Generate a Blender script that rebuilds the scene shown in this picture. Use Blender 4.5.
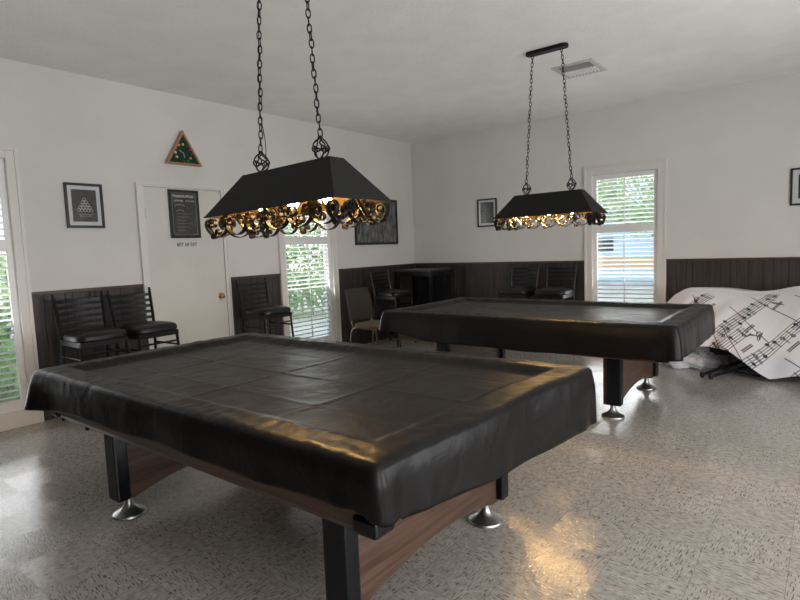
import bpy, bmesh, math, random
from mathutils import Vector, Matrix, noise
PI = math.pi
scene = bpy.context.scene
col = scene.collection
for o in list(bpy.data.objects):
    bpy.data.objects.remove(o)

# ------------------------------------------------------------------ camera
cam_data = bpy.data.cameras.new('camera')
cam = bpy.data.objects.new('camera', cam_data)
col.objects.link(cam)
cam_data.sensor_width = 36.0
cam_data.lens = 550.6 / 800 * 36.0
yaw, pitch, roll = .6645, .0938, .0382
fwd = Vector((-math.sin(yaw) * math.cos(pitch), math.cos(yaw) * math.cos(pitch), -math.sin(pitch)))
rgt = Vector((math.cos(yaw), math.sin(yaw), 0))
dwn = fwd.cross(rgt)
r2 = math.cos(roll) * rgt + math.sin(roll) * dwn
d2 = -math.sin(roll) * rgt + math.cos(roll) * dwn
M = Matrix((r2, -d2, -fwd)).transposed().to_4x4()
M.translation = Vector((5.2838, -7.167, 1.357))
cam.matrix_world = M
cam_data.clip_start = .05
cam_data.clip_end = 200
scene.camera = cam

# ------------------------------------------------------------------ world, view, daylight
vs = scene.view_settings
vs.view_transform = 'Standard'
vs.look = 'None'
vs.gamma = 1
vs.use_curve_mapping = False
vs.exposure = 0.12
scene.cycles.use_denoising = True
scene.cycles.max_bounces = 8
scene.cycles.diffuse_bounces = 5
scene.cycles.transparent_max_bounces = 16
scene.cycles.sample_clamp_indirect = 6
world = bpy.data.worlds.new('overcast_sky')
scene.world = world
world.use_nodes = True
wn = world.node_tree
bg = wn.nodes['Background']
tc = wn.nodes.new('ShaderNodeTexCoord')
sep = wn.nodes.new('ShaderNodeSeparateXYZ')
rmp = wn.nodes.new('ShaderNodeValToRGB')
wn.links.new(tc.outputs['Generated'], sep.inputs[0])
wn.links.new(sep.outputs['Z'], rmp.inputs[0])
wn.links.new(rmp.outputs[0], bg.inputs['Color'])
rmp.color_ramp.elements[0].color = (1, 1, 1, 1)
rmp.color_ramp.elements[1].color = (.62, .78, 1, 1)
bg.inputs['Strength'].default_value = 2.4

def daylight(name, loc, sx, sz, direction, watts, color=(.96, .97, 1.0)):
    """area lamp for daylight at one window opening"""
    l = bpy.data.lights.new(name, 'AREA')
    l.shape = 'RECTANGLE'; l.size = sx; l.size_y = sz
    l.energy = watts; l.color = color
    o = bpy.data.objects.new(name, l)
    col.objects.link(o)
    o.location = loc
    o.rotation_euler = Vector(direction).to_track_quat('-Z', 'Y').to_euler()
    return o
ROOM_X, ROOM_Y, CEIL = 7.6, -11.5, 2.996
DAY = 1.0
for yy in (-7.6, -5.6, -3.3):  # unseen right-wall windows, added to bring light from the right
    daylight('window_or_added_daylight', (ROOM_X + .02, yy, 1.25), 1.0, 2.0, (-1, 0, .6), 64 * DAY)
daylight('window_or_added_daylight', (-.14, -5.96, 1.2), .8, 2.0, (1, 0, .35), 14 * DAY)
daylight('window_or_added_daylight', (-.14, -2.28, 1.2), .8, 2.0, (1, 0, .35), 14 * DAY)
daylight('window_or_added_daylight', (3.25, .14, 1.2), .75, 2.0, (0, -1, .35), 16 * DAY)

# ------------------------------------------------------------------ helpers
class MB:
    def __init__(s):
        s.v = []; s.f = []
    def add(s, vs_, fs_):
        b = len(s.v)
        s.v += [tuple(v) for v in vs_]
        s.f += [tuple(i + b for i in f) for f in fs_]
        return s
    def box(s, x0, x1, y0, y1, z0, z1, m=None):
        P = [Vector((x, y, z)) for z in (z0, z1) for y in (y0, y1) for x in (x0, x1)]
        if m is not None: P = [m @ p for p in P]
        return s.add(P, [(0, 2, 3, 1), (4, 5, 7, 6), (0, 1, 5, 4), (2, 6, 7, 3), (0, 4, 6, 2), (1, 3, 7, 5)])
    def tube(s, pts, r, n=8, closed=False, flat=None):
        """tube through points; r number or list; flat=(axis vector, factor) for oval bars"""
        pts = [Vector(p) for p in pts]
        N = len(pts); rings = []
        ref = None
        for i, p in enumerate(pts):
            if closed: t = pts[(i + 1) % N] - pts[i - 1]
            else: t = pts[min(i + 1, N - 1)] - pts[max(i - 1, 0)]
            t.normalize()
            if ref is None:
                ref = Vector((0, 0, 1)) if abs(t.z) < .9 else Vector((1, 0, 0))
            a = t.cross(ref)
            if a.length < 1e-5: a = t.cross(Vector((0, 1, 0)))
            a.normalize(); b = a.cross(t); b.normalize(); ref = b
            rr = r[i] if isinstance(r, (list, tuple)) else r
            rings.append([p + a * math.cos(2 * PI * k / n) * rr + b * math.sin(2 * PI * k / n) * rr for k in range(n)])
        V = [q for g in rings for q in g]; F = []
        for i in range(N if closed else N - 1):
            j = (i + 1) % N
            for k in range(n):
                F.append((i * n + k, i * n + (k + 1) % n, j * n + (k + 1) % n, j * n + k))
        if not closed:
            F.append(tuple(range(n))[::-1]); F.append(tuple((N - 1) * n + k for k in range(n)))
        return s.add(V, F)
    def lathe(s, prof, c=(0, 0, 0), n=24, m=None):
        V = []; F = []
        for (r, z) in prof:
            for k in range(n):
                a = 2 * PI * k / n
                p = Vector((r * math.cos(a), r * math.sin(a), z))
                if m is not None: p = m @ p
                V.append(p + Vector(c))
        for i in range(len(prof) - 1):
            for k in range(n):
                F.append((i * n + k, i * n + (k + 1) % n, (i + 1) * n + (k + 1) % n, (i + 1) * n + k))
        if prof[0][0] > 1e-4: F.append(tuple(range(n))[::-1])
        if prof[-1][0] > 1e-4: F.append(tuple((len(prof) - 1) * n + k for k in range(n)))
        return s.add(V, F)
    def prism(s, poly, fn, d):
        """poly of 2D points, fn(a, b, w) -> 3D, extruded over w 0..d"""
        n = len(poly)
        V = [fn(a, b, 0) for a, b in poly] + [fn(a, b, d) for a, b in poly]
        F = [tuple(range(n))[::-1], tuple(range(n, 2 * n))] + [(i, (i + 1) % n, (i + 1) % n + n, i + n) for i in range(n)]
        return s.add(V, F)
    def ribbon(s, path, fn, w, th):
        """flat band: path of 2D points in a plane; fn(a,b,c) -> 3D, c across the band"""
        L = []
        N = len(path)
        for i in range(N):
            a = Vector(path[max(i - 1, 0)]); b = Vector(path[min(i + 1, N - 1)])
            t = (b - a).normalized(); nn = Vector((-t.y, t.x)) * th / 2
            p = Vector(path[i])
            L.append((p + nn, p - nn))
        V = []; F = []
        for (a, b) in L:
            V += [fn(a.x, a.y, 0), fn(a.x, a.y, w), fn(b.x, b.y, w), fn(b.x, b.y, 0)]
        for i in range(N - 1):
            o = i * 4
            for k in range(4): F.append((o + k, o + (k + 1) % 4, o + 4 + (k + 1) % 4, o + 4 + k))
        F.append((3, 2, 1, 0)); F.append((N * 4 - 4, N * 4 - 3, N * 4 - 2, N * 4 - 1))
        return s.add(V, F)
    def build(s, name, mat, parent=None, smooth=False, bevel=0, loc=None, sharp=40):
        me = bpy.data.meshes.new(name)
        me.from_pydata([tuple(v) for v in s.v], [], s.f)
        bm = bmesh.new(); bm.from_mesh(me)
        bmesh.ops.recalc_face_normals(bm, faces=bm.faces)
        bm.to_mesh(me); bm.free()
        me.materials.append(mat)
        o = bpy.data.objects.new(name, me)
        col.objects.link(o)
        if parent: o.parent = parent
        if loc: o.location = loc
        if smooth:
            for p in me.polygons: p.use_smooth = True
            try: me.set_sharp_from_angle(angle=math.radians(sharp))
            except Exception: pass
        if bevel:
            b = o.modifiers.new('bevel', 'BEVEL'); b.width = bevel; b.segments = 2; b.limit_method = 'ANGLE'
        return o

def empty(name, loc=(0, 0, 0), rz=0):
    o = bpy.data.objects.new(name, None); col.objects.link(o)
    o.location = loc; o.rotation_euler = (0, 0, rz); o.empty_display_size = .1
    return o
def tag(o, label, cat, group=None, kind=None):
    o['label'] = label; o['category'] = cat
    if group: o['group'] = group
    if kind: o['kind'] = kind
    return o
def structure(o):
    o['kind'] = 'structure'; return o
def copy_tree(o, parent=None):
    c = o.copy(); col.objects.link(c); c.parent = parent
    for ch in [x for x in bpy.data.objects if x.parent == o]: copy_tree(ch, c)
    return c
def sm(a, b, x):
    t = max(0., min(1., (x - a) / (b - a))); return t * t * (3 - 2 * t)

# ------------------------------------------------------------------ materials
def mat(name, color, rough=.5, metal=0., spec=.5, **kw):
    m = bpy.data.materials.new(name); m.use_nodes = True
    b = m.node_tree.nodes['Principled BSDF']
    b.inputs['Base Color'].default_value = (*color, 1)
    b.inputs['Roughness'].default_value = rough
    b.inputs['Metallic'].default_value = metal
    b.inputs['Specular IOR Level'].default_value = spec
    for k, v in kw.items(): b.inputs[k].default_value = v
    return m
def nodes(m):
    nt = m.node_tree
    return nt, nt.nodes['Principled BSDF'], nt.nodes.new, nt.links.new
def add_noise(m, c1, c2, scale=5., detail=4., bump=0., bscale=None, stretch=None, p=(.35, .65), dist=.01):
    """two-tone noise colour and optional bump, in object coordinates"""
    nt, b, N, L = nodes(m)
    t = N('ShaderNodeTexCoord'); mp = N('ShaderNodeMapping'); L(t.outputs['Object'], mp.inputs[0])
    if stretch: mp.inputs['Scale'].default_value = stretch
    n = N('ShaderNodeTexNoise'); n.inputs['Scale'].default_value = scale; n.inputs['Detail'].default_value = detail
    L(mp.outputs[0], n.inputs['Vector'])
    r = N('ShaderNodeValToRGB'); L(n.outputs[0], r.inputs[0])
    r.color_ramp.elements[0].position = p[0]; r.color_ramp.elements[1].position = p[1]
    r.color_ramp.elements[0].color = (*c1, 1); r.color_ramp.elements[1].color = (*c2, 1)
    L(r.outputs[0], b.inputs['Base Color'])
    if bump:
        n2 = N('ShaderNodeTexNoise'); n2.inputs['Scale'].default_value = bscale or scale; n2.inputs['Detail'].default_value = 5
        L(mp.outputs[0], n2.inputs['Vector'])
        bp = N('ShaderNodeBump'); bp.inputs['Strength'].default_value = bump; bp.inputs['Distance'].default_value = dist
        L(n2.outputs[0], bp.inputs['Height']); L(bp.outputs[0], b.inputs['Normal'])
    return m

m_wall = add_noise(mat('white_wall_paint', (.72, .70, .66), .75), (.63, .61, .575), (.67, .65, .615), 1.5, 3, .25, 60, dist=.004)
m_ceil = add_noise(mat('ceiling_plaster', (.7, .69, .65), .8), (.82, .81, .77), (.87, .86, .82), 3, 4, .5, 35, dist=.006)
m_trim = mat('cream_trim_paint', (.68, .65, .61), .4)
m_white = mat('white_gloss_paint', (.78, .77, .75), .35)
m_door = add_noise(mat('door_paint', (.6, .59, .54), .5), (.60, .585, .535), (.64, .625, .575), 2, 2)
m_black = mat('black_satin_metal', (.006, .006, .008), .38, spec=.3)
m_blackf = mat('black_frame_lacquer', (.010, .010, .011), .3)
m_iron = add_noise(mat('black_forged_iron', (.01, .01, .01), .45, 0., .2), (.004, .004, .004), (.010, .009, .008), 20, 3)
m_chrome = mat('brushed_aluminium', (.42, .42, .40), .38, 1.)
m_brass = mat('aged_brass', (.45, .33, .16), .3, 1.)
m_post = mat('black_leg_laminate', (.004, .005, .007), .22, spec=.3)
m_seat = mat('black_vinyl_upholstery', (.008, .008, .009), .38, spec=.35)
m_shade = mat('black_painted_lampshade', (.006, .006, .006), .6, spec=.25)
m_shade_in = mat('lampshade_inside_gold', (.045, .03, .015), .5, .3)
m_lamplit_gold = mat('scroll_lamplit_gold', (.06, .04, .018), .35, .6)  # gold tint puts the bulbs' glow into some of the iron bands
m_bulb = mat('lit_bulb', (1, .7, .35), .3)
_b = m_bulb.node_tree.nodes['Principled BSDF']
_b.inputs['Emission Color'].default_value = (1, .60, .20, 1); _b.inputs['Emission Strength'].default_value = 260

def wood(name, c1, c2, axis='y', rough=.4, scale=3):
    m = mat(name, c1, rough)
    nt, b, N, L = nodes(m)
    t = N('ShaderNodeTexCoord'); mp = N('ShaderNodeMapping'); L(t.outputs['Object'], mp.inputs[0])
    s = {'x': (.5, 9, 9), 'y': (9, .5, 9), 'z': (9, 9, .5)}[axis]
    mp.inputs['Scale'].default_value = s
    n = N('ShaderNodeTexNoise'); n.inputs['Scale'].default_value = scale; n.inputs['Detail'].default_value = 6
    n.inputs['Distortion'].default_value = 1.2
    L(mp.outputs[0], n.inputs['Vector'])
    r = N('ShaderNodeValToRGB'); L(n.outputs[0], r.inputs[0])
    r.color_ramp.elements[0].position = .35; r.color_ramp.elements[1].position = .65
    r.color_ramp.elements[0].color = (*c1, 1); r.color_ramp.elements[1].color = (*c2, 1)
    L(r.outputs[0], b.inputs['Base Color'])
    return m
m_wain = wood('dark_wainscot_boards', (.014, .0105, .010), (.042, .031, .028), 'z', .5, 3)
m_rail = wood('reddish_cap_rail', (.04, .018, .012), (.075, .035, .022), 'y', .4, 3)
m_walnut = wood('walnut_laminate', (.05, .025, .016), (.115, .062, .040), 'y', .38, 3.2)
m_tabletop = mat('dark_high_table_top', (.04, .036, .032), .35)

# glass
m_glass = bpy.data.materials.new('window_glass'); m_glass.use_nodes = True
nt = m_glass.node_tree; nt.nodes.remove(nt.nodes['Principled BSDF'])
tr = nt.nodes.new('ShaderNodeBsdfTransparent'); gl = nt.nodes.new('ShaderNodeBsdfGlossy'); mx = nt.nodes.new('ShaderNodeMixShader')
gl.inputs['Roughness'].default_value = .02; mx.inputs[0].default_value = .06
nt.links.new(tr.outputs[0], mx.inputs[1]); nt.links.new(gl.outputs[0], mx.inputs[2]); nt.links.new(mx.outputs[0], nt.nodes['Material Output'].inputs[0])

# louvers: white, slightly translucent
m_louver = mat('white_shutter_louver', (.82, .82, .80), .4)
nt, b, N, L = nodes(m_louver)
tl = N('ShaderNodeBsdfTranslucent'); tl.inputs[0].default_value = (.85, .86, .84, 1); mxs = N('ShaderNodeMixShader'); mxs.inputs[0].default_value = .35
L(b.outputs[0], mxs.inputs[1]); L(tl.outputs[0], mxs.inputs[2]); L(mxs.outputs[0], nt.nodes['Material Output'].inputs[0])

# floor tile with short dark dashes whose direction turns from tile to tile
m_floor = mat('streaked_vinyl_tile', (.4, .37, .32), .2)
nt, b, N, L = nodes(m_floor)
t = N('ShaderNodeTexCoord')
chk = N('ShaderNodeTexChecker'); chk.inputs['Scale'].default_value = 1 / .305
L(t.outputs['Object'], chk.inputs['Vector'])
def dash(rot, off):
    mp = N('ShaderNodeMapping'); mp.inputs['Rotation'].default_value = (0, 0, rot); mp.inputs['Location'].default_value = off
    L(t.outputs['Object'], mp.inputs[0])
    m2 = N('ShaderNodeMapping'); m2.inputs['Scale'].default_value = (30, 165, 1); L(mp.outputs[0], m2.inputs[0])
    n = N('ShaderNodeTexNoise'); n.inputs['Scale'].default_value = 1; n.inputs['Detail'].default_value = 1.5; n.inputs['Distortion'].default_value = .35
    L(m2.outputs[0], n.inputs['Vector'])
    return n
d1 = dash(.12, (0, 0, 0)); d2_ = dash(PI / 2 + .1, (3, 5, 0))
mixd = N('ShaderNodeMix'); L(chk.outputs['Fac'], mixd.inputs['Factor']); L(d1.outputs[0], mixd.inputs['A']); L(d2_.outputs[0], mixd.inputs['B'])
rd = N('ShaderNodeValToRGB'); L(mixd.outputs['Result'], rd.inputs[0])
e = rd.color_ramp.elements
e[0].position = .35; e[0].color = (.27, .22, .175, 1)
e[1].position = .44; e[1].color = (1, 1, 1, 1)
nb = N('ShaderNodeTexNoise'); nb.inputs['Scale'].default_value = 30; nb.inputs['Detail'].default_value = 4; L(t.outputs['Object'], nb.inputs['Vector'])
rb = N('ShaderNodeValToRGB'); L(nb.outputs[0], rb.inputs[0])
rb.color_ramp.elements[0].color = (.35, .318, .28, 1); rb.color_ramp.elements[1].color = (.495, .455, .41, 1)
rb.color_ramp.elements[0].position = .3; rb.color_ramp.elements[1].position = .7
mul = N('ShaderNodeMix'); mul.data_type = 'RGBA'; mul.blend_type = 'MULTIPLY'; mul.inputs['Factor'].default_value = .85
L(rb.outputs[0], mul.inputs['A']); L(rd.outputs[0], mul.inputs['B'])
brk = N('ShaderNodeTexBrick'); brk.offset = 0; brk.inputs['Scale'].default_value = 1
brk.inputs['Brick Width'].default_value = .305; brk.inputs['Row Height'].default_value = .305; brk.inputs['Mortar Size'].default_value = .0012
brk.inputs['Color1'].default_value = (1, 1, 1, 1); brk.inputs['Color2'].default_value = (.93, .93, .93, 1); brk.inputs['Mortar'].default_value = (.62, .59, .55, 1)
L(t.outputs['Object'], brk.inputs['Vector'])
mul2 = N('ShaderNodeMix'); mul2.data_type = 'RGBA'; mul2.blend_type = 'MULTIPLY'; mul2.inputs['Factor'].default_value = 1
L(mul.outputs['Result'], mul2.inputs['A']); L(brk.outputs['Color'], mul2.inputs['B'])
L(mul2.outputs['Result'], b.inputs['Base Color'])
nr = N('ShaderNodeTexNoise'); nr.inputs['Scale'].default_value = 2.5; L(t.outputs['Object'], nr.inputs['Vector'])
mr = N('ShaderNodeMapRange'); mr.inputs['To Min'].default_value = .06; mr.inputs['To Max'].default_value = .15; L(nr.outputs[0], mr.inputs['Value'])
L(mr.outputs[0], b.inputs['Roughness'])
bp = N('ShaderNodeBump'); bp.inputs['Strength'].default_value = .5; bp.inputs['Distance'].default_value = .002
L(mixd.outputs['Result'], bp.inputs['Height']); L(bp.outputs[0], b.inputs['Normal'])

# black vinyl cover
m_cover = mat('black_vinyl_cover', (.006, .0052, .005), .33, spec=.2)
nt, b, N, L = nodes(m_cover)
t = N('ShaderNodeTexCoord')
n = N('ShaderNodeTexNoise'); n.inputs['Scale'].default_value = 6; n.inputs['Detail'].default_value = 4; n.inputs['Distortion'].default_value = .8
L(t.outputs['Object'], n.inputs['Vector'])
n2 = N('ShaderNodeTexNoise'); n2.inputs['Scale'].default_value = 60; n2.inputs['Detail'].default_value = 4; L(t.outputs['Object'], n2.inputs['Vector'])
mr = N('ShaderNodeMapRange'); mr.inputs['To Min'].default_value = .26; mr.inputs['To Max'].default_value = .48; L(n.outputs[0], mr.inputs['Value']); L(mr.outputs[0], b.inputs['Roughness'])
bp = N('ShaderNodeBump'); bp.inputs['Strength'].default_value = .35; bp.inputs['Distance'].default_value = .02; L(n.outputs[0], bp.inputs['Height'])
bp2 = N('ShaderNodeBump'); bp2.inputs['Strength'].default_value = .25; bp2.inputs['Distance'].default_value = .002; L(n2.outputs[0], bp2.inputs['Height']); L(bp.outputs[0], bp2.inputs['Normal'])
L(bp2.outputs[0], b.inputs['Normal'])

# ------------------------------------------------------------------ room shell
T = .16
structure(MB().box(-T, ROOM_X + T, ROOM_Y - T, T, -.1, 0).build('floor', m_floor))
structure(MB().box(-T, ROOM_X + T, ROOM_Y - T, T, CEIL, CEIL + .1).build('ceiling', m_ceil))
def wall_mesh(name, fn, a0, a1, holes):
    """wall in plane (a, z) with window holes (a0, a1, z0, z1)"""
    mb = MB(); a = a0
    def seg(p, q, z0, z1):
        P = [fn(u, w, z) for z in (z0, z1) for w in (0, 1) for u in (p, q)]
        mb.add(P, [(0, 2, 3, 1), (4, 5, 7, 6), (0, 1, 5, 4), (2, 6, 7, 3), (0, 4, 6, 2), (1, 3, 7, 5)])
    for (h0, h1, z0, z1) in sorted(holes):
        seg(a, h0, 0, CEIL); seg(h0, h1, 0, z0); seg(h0, h1, z1, CEIL); a = h1
    seg(a, a1, 0, CEIL)
    return structure(mb.build(name, m_wall))
WL = (-6.40, -5.52, .12, 2.21); W2 = (-2.71, -1.86, .12, 2.21); W3 = (2.85, 3.655, .12, 2.19)
wall_mesh('wall_left', lambda a, w, z: (-w * T, a, z), ROOM_Y - T, T, [WL, W2])
wall_mesh('wall_back', lambda a, w, z: (a, w * T, z), 0, ROOM_X, [W3])
wall_mesh('wall_right', lambda a, w, z: (ROOM_X + w * T, a, z), ROOM_Y - T, T, [(-8.1, -7.1, .25, 2.25), (-6.1, -5.1, .25, 2.25), (-3.8, -2.8, .25, 2.25)])  # the three openings are added, out of view, for the right-hand lamps
wall_mesh('wall_front', lambda a, w, z: (a, ROOM_Y - w * T, z), 0, ROOM_X, [])

def window(name, fn, a0, a1, z0, z1, cas=.085, mid=(1.45, 1.55), ctop=2.275, base=0.):
    """fn(a, w, z): a along the wall, w into the room (negative = outwards)"""
    r = structure(empty(name, fn((a0 + a1) / 2, 0, base)))
    off = Vector(r.location)
    def bx(mb, p, q, w0, w1, c, d):
        P = [Vector(fn(u, w, z)) - off for z in (c, d) for w in (w0, w1) for u in (p, q)]
        mb.add(P, [(0, 2, 3, 1), (4, 5, 7, 6), (0, 1, 5, 4), (2, 6, 7, 3), (0, 4, 6, 2), (1, 3, 7, 5)])
    c = MB()
    bx(c, a0 - cas, a0 + .012, -.03, .028, base, ctop); bx(c, a1 - .012, a1 + cas, -.03, .028, base, ctop)
    bx(c, a0 + .012, a1 - .012, -.03, .028, z1 - .01, ctop); bx(c, a0 + .012, a1 - .012, -.03, .028, base, z0 + .01)
    bx(c, a0 - cas - .012, a0 - cas + .014, 0, .036, base, ctop + .012); bx(c, a1 + cas - .014, a1 + cas + .012, 0, .036, base, ctop + .012)
    bx(c, a0 - cas + .014, a1 + cas - .014, 0, .036, ctop - .014, ctop + .012)
    c.build('window_casing', m_trim, r, bevel=.003)
    s = MB(); st = .05
    i0, i1, j0, j1 = a0 + .012, a1 - .012, z0 + .01, z1 - .01
    bx(s, i0, i0 + st, -.045, -.012, j0, j1); bx(s, i1 - st, i1, -.045, -.012, j0, j1)
    bx(s, i0 + st, i1 - st, -.045, -.012, j0, j0 + .09); bx(s, i0 + st, i1 - st, -.045, -.012, j1 - .06, j1)
    bx(s, i0 + st, i1 - st, -.045, -.012, mid[0], mid[1])
    s.build('shutter_frame', m_white, r, bevel=.002)
    k0, k1 = i0 + st + .002, i1 - st - .002
    for (p, q) in ((j0 + .09, mid[0]), (mid[1], j1 - .06)):
        n = max(1, round((q - p) / .054)); pitch = (q - p) / n
        lv = MB(); ang = math.radians(20)
        for i in range(n):
            zc = p + (i + .5) * pitch; wd = .030; th = .0055
            prof = [(-wd, 0), (-wd * .5, th), (0, th * 1.3), (wd * .5, th), (wd, 0), (wd * .5, -th), (0, -th * 1.3), (-wd * .5, -th)]
            P = []
            for u in (k0, k1):
                for (pw, pz) in prof:
                    P.append(Vector(fn(u, -.045 + pw * math.cos(ang) - pz * math.sin(ang), zc + pw * math.sin(ang) + pz * math.cos(ang))) - off)
            m_ = len(prof)
            lv.add(P, [tuple(range(m_)), tuple(range(m_, 2 * m_))[::-1]] + [(k, (k + 1) % m_, (k + 1) % m_ + m_, k + m_) for k in range(m_)])
        lv.build('louvers', m_louver, r, smooth=True)
        t_ = MB(); am = (k0 + k1) / 2
        bx(t_, am - .006, am + .006, -.012, -.002, p + .02, q - .02)
        t_.build('tilt_rod', m_white, r)
    g = MB(); bx(g, a0, a1, -.125, -.119, z0, z1); g.build('window_pane', m_glass, r)
    f = MB()
    for (p, q, c_, d_) in ((a0, a0 + .035, z0, z1), (a1 - .035, a1, z0, z1), (a0, a1, z0, z0 + .035), (a0, a1, z1 - .035, z1)):
        bx(f, p, q, -.135, -.105, c_, d_)
    f.build('sash', m_white, r)
    return r
fl = lambda a, w, z: (w, a, z)
fb = lambda a, w, z: (a, -w, z)
window('window_1', fl, *WL, cas=.062)
window('window_2', fl, *W2, cas=.06)
window('window_3', fb, *W3, cas=.075)

# wainscot of dark vertical boards with a reddish cap
def wainscot(name, fn, a0, a1, seed, z1=1.106):
    R_ = random.Random(seed); mb = MB(); a = a0
    while a < a1 - .001:
        w = min(R_.choice((.06, .09, .11, .14)), a1 - a)
        if a1 - a - w < .03: w = a1 - a
        g = .003
        P = [fn(u, ww, z) for z in (.0, z1 - .028) for (u, ww) in ((a, 0), (a + w, 0), (a + w, .008), (a + w - g, .012), (a + g, .012), (a, .008))]
        mb.add(P, [tuple(range(6))[::-1], tuple(range(6, 12))] + [(k, (k + 1) % 6, (k + 1) % 6 + 6, k + 6) for k in range(6)])
        a += w
    o = structure(mb.build(name, m_wain))
    c = MB(); P = [fn(u, ww, z) for z in (z1 - .028, z1) for ww in (0, .022) for u in (a0, a1)]
    c.add(P, [(0, 2, 3, 1), (4, 5, 7, 6), (0, 1, 5, 4), (2, 6, 7, 3), (0, 4, 6, 2), (1, 3, 7, 5)])
    c.build('cap_rail', m_rail, o, bevel=.003)
    return o
wainscot('trim_1', fl, -5.444, -4.478, 1)
wainscot('trim_2', fl, -3.505, -2.785, 2)
wainscot('trim_3', fl, -1.785, -.0125, 3)
wainscot('trim_4', fb, 0.0125, 2.76, 4)
wainscot('trim_5', fb, 3.745, ROOM_X - .0125, 5)
wainscot('trim_6', lambda a, w, z: (ROOM_X - w, a, z), -2.7, -.0125, 6)
wainscot('added_panelling_8', fl, ROOM_Y + .0125, -6.48, 8, CEIL - .01)  # unseen full-height panelling, added to keep the cover's reflections dark
wainscot('added_panelling_7', lambda a, w, z: (a, ROOM_Y + w, z), 0.0, ROOM_X - .0125, 7, CEIL - .01)  # front wall panelling out of view, also added for darker reflections

# flush door in the left wall
d = structure(empty('door_1', (0, -3.98, 0)))
def dbox(mb, y0, y1, x0, x1, z0, z1): return mb.box(x0, x1, y0 + 3.98, y1 + 3.98, z0, z1)
c = MB(); dbox(c, -4.477, -4.413, 0, .026, 0, 2.07); dbox(c, -3.55, -3.505, 0, .026, 0, 2.07); dbox(c, -4.413, -3.55, 0, .026, 2.05, 2.07)
dbox(c, -4.484, -4.465, .0, .034, 0, 2.08); dbox(c, -4.465, -3.517, .0, .034, 2.066, 2.08); dbox(c, -3.517, -3.498, .0, .034, 0, 2.08)
c.build('door_frame', m_trim, d, bevel=.002)
dbox(MB(), -4.409, -3.554, 0, .014, .01, 2.046).build('door_leaf', m_door, d, bevel=.002)
k = MB().lathe([(.001, 0), (.033, 0), (.034, .006), (.016, .012), (.014, .03), (.026, .042), (.028, .055), (.022, .066), (.001, .07)], n=24, m=Matrix.Rotation(PI / 2, 4, 'Y'))
k.build('door_knob', m_brass, d, smooth=True, loc=(.012, .345, .914))
for z in (1.79, .25):
    MB().box(.0, .02, -.435, -.425, z - .05, z + .05).build('hinge', m_chrome, d, bevel=.001)

# ceiling air register
v = empty('ceiling_vent', (3.35, -1.79, CEIL))
f = MB(); X, Y = .195, .215
for (a, b_, c_, d_) in ((-X, X, -Y, -Y + .045), (-X, X, Y - .045, Y), (-X, -X + .045, -Y + .045, Y - .045), (X - .045, X, -Y + .045, Y - .045)):
    f.box(a, b_, c_, d_, -.012, 0)
f.build('vent_frame', mat('vent_grey_paint', (.50, .49, .47), .4), v, bevel=.003)
s = MB()
for i in range(4):
    y = -Y + .062 + i * .038
    s.box(-X + .045, X - .045, y - .001, y + .001, -.021, .001, Matrix.Translation((0, y, -.010)) @ Matrix.Rotation(-.75, 4, 'X') @ Matrix.Translation((0, -y, .010)))
s.box(-X + .045, X - .045, -.012, -.008, -.014, 0)
for i in range(9):
    x = -X + .06 + i * .034
    s.box(x - .001, x + .001, -.008, Y - .045, -.021, .001, Matrix.Translation((x, 0, -.010)) @ Matrix.Rotation(.6, 4, 'Y') @ Matrix.Translation((-x, 0, .010)))
s.build('vent_blades', mat('vent_blade_paint', (.72, .72, .70), .3), v)
MB().box(-X + .045, X - .045, -Y + .045, Y - .045, -.002, -.0005).build('vent_duct_shade', mat('vent_painted_shade', (.05, .05, .05), .8), v)  # flat dark plate; the duct's shade is put into its colour
tag(v, 'metal air register with slanted blades set in the white ceiling', 'vent')

# ------------------------------------------------------------------ pool tables
def pool_table(cx, cy, pcy, hx, label, legx, group='covered pool tables'):
    r = empty('pool_table', (cx, cy, 0)); tag(r, label, 'pool table', group)
    hy = .725
    # cabinet under the cover, apron narrowing downwards
    ap = MB()
    P = []
    for (z, ix, iy) in ((.475, .10, .05), (.50, .08, .038), (.60, .045, .03), (.69, .03, .03)):
        P += [(-hx + ix, -hy + iy, z), (hx - ix, -hy + iy, z), (hx - ix, hy - iy, z), (-hx + ix, hy - iy, z)]
    F = [(3, 2, 1, 0), (12, 13, 14, 15)]
    for i in range(3):
        for k in range(4): F.append((i * 4 + k, i * 4 + (k + 1) % 4, i * 4 + 4 + (k + 1) % 4, i * 4 + 4 + k))
    ap.add(P, F).build('cabinet', wood('walnut_apron', (.045, .022, .013), (.09, .048, .028), 'x', .35, 3), r, bevel=.006)
    for sx in (-1, 1):
        for sy in (-1, 1):
            MB().box(-.05, .05, -.05, .05, -.03, .03).build('corner_cap', m_post, r, bevel=.012, loc=(sx * (hx - .07), sy * (hy - .07), .515))
    for lx in legx:
        x = lx - cx; dy = pcy - cy; h = .478
        # end panel with an arched lower edge
        poly = []
        Lh = .535
        poly += [(-Lh, .1), (-Lh + .06, .1)]
        for i in range(1, 14):
            u = i / 14; yy = -Lh + .06 + u * (2 * Lh - .12)
            poly.append((yy, 1e-1 + .07 * math.sin(PI * u) ** .8))
        poly += [(Lh - .06, .1), (Lh, .1), (Lh, h), (-Lh, h)]
        MB().prism(poly, lambda a, b_, w: (x - .055 + w, dy + a, b_), .11).build('end_panel', m_walnut, r)
        for sy in (-1, 1):
            y = dy + sy * (Lh + .01)
            pp = MB().box(x - .02, x + .09, y - .035, y + .035, .11, h)
            pp.build('leg_post', m_post, r, bevel=.01)
            fo = MB().lathe([(.001, 0), (.083, 0), (.085, .004), (.082, .012), (.06, .024), (.04, .036), (.026, .052), (.02, .07), (.02, .115)], n=32)
            fo.build('foot', m_chrome, r, smooth=True, loc=(x + .005, dy + sy * (Lh - .045), .0))
    return r
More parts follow.
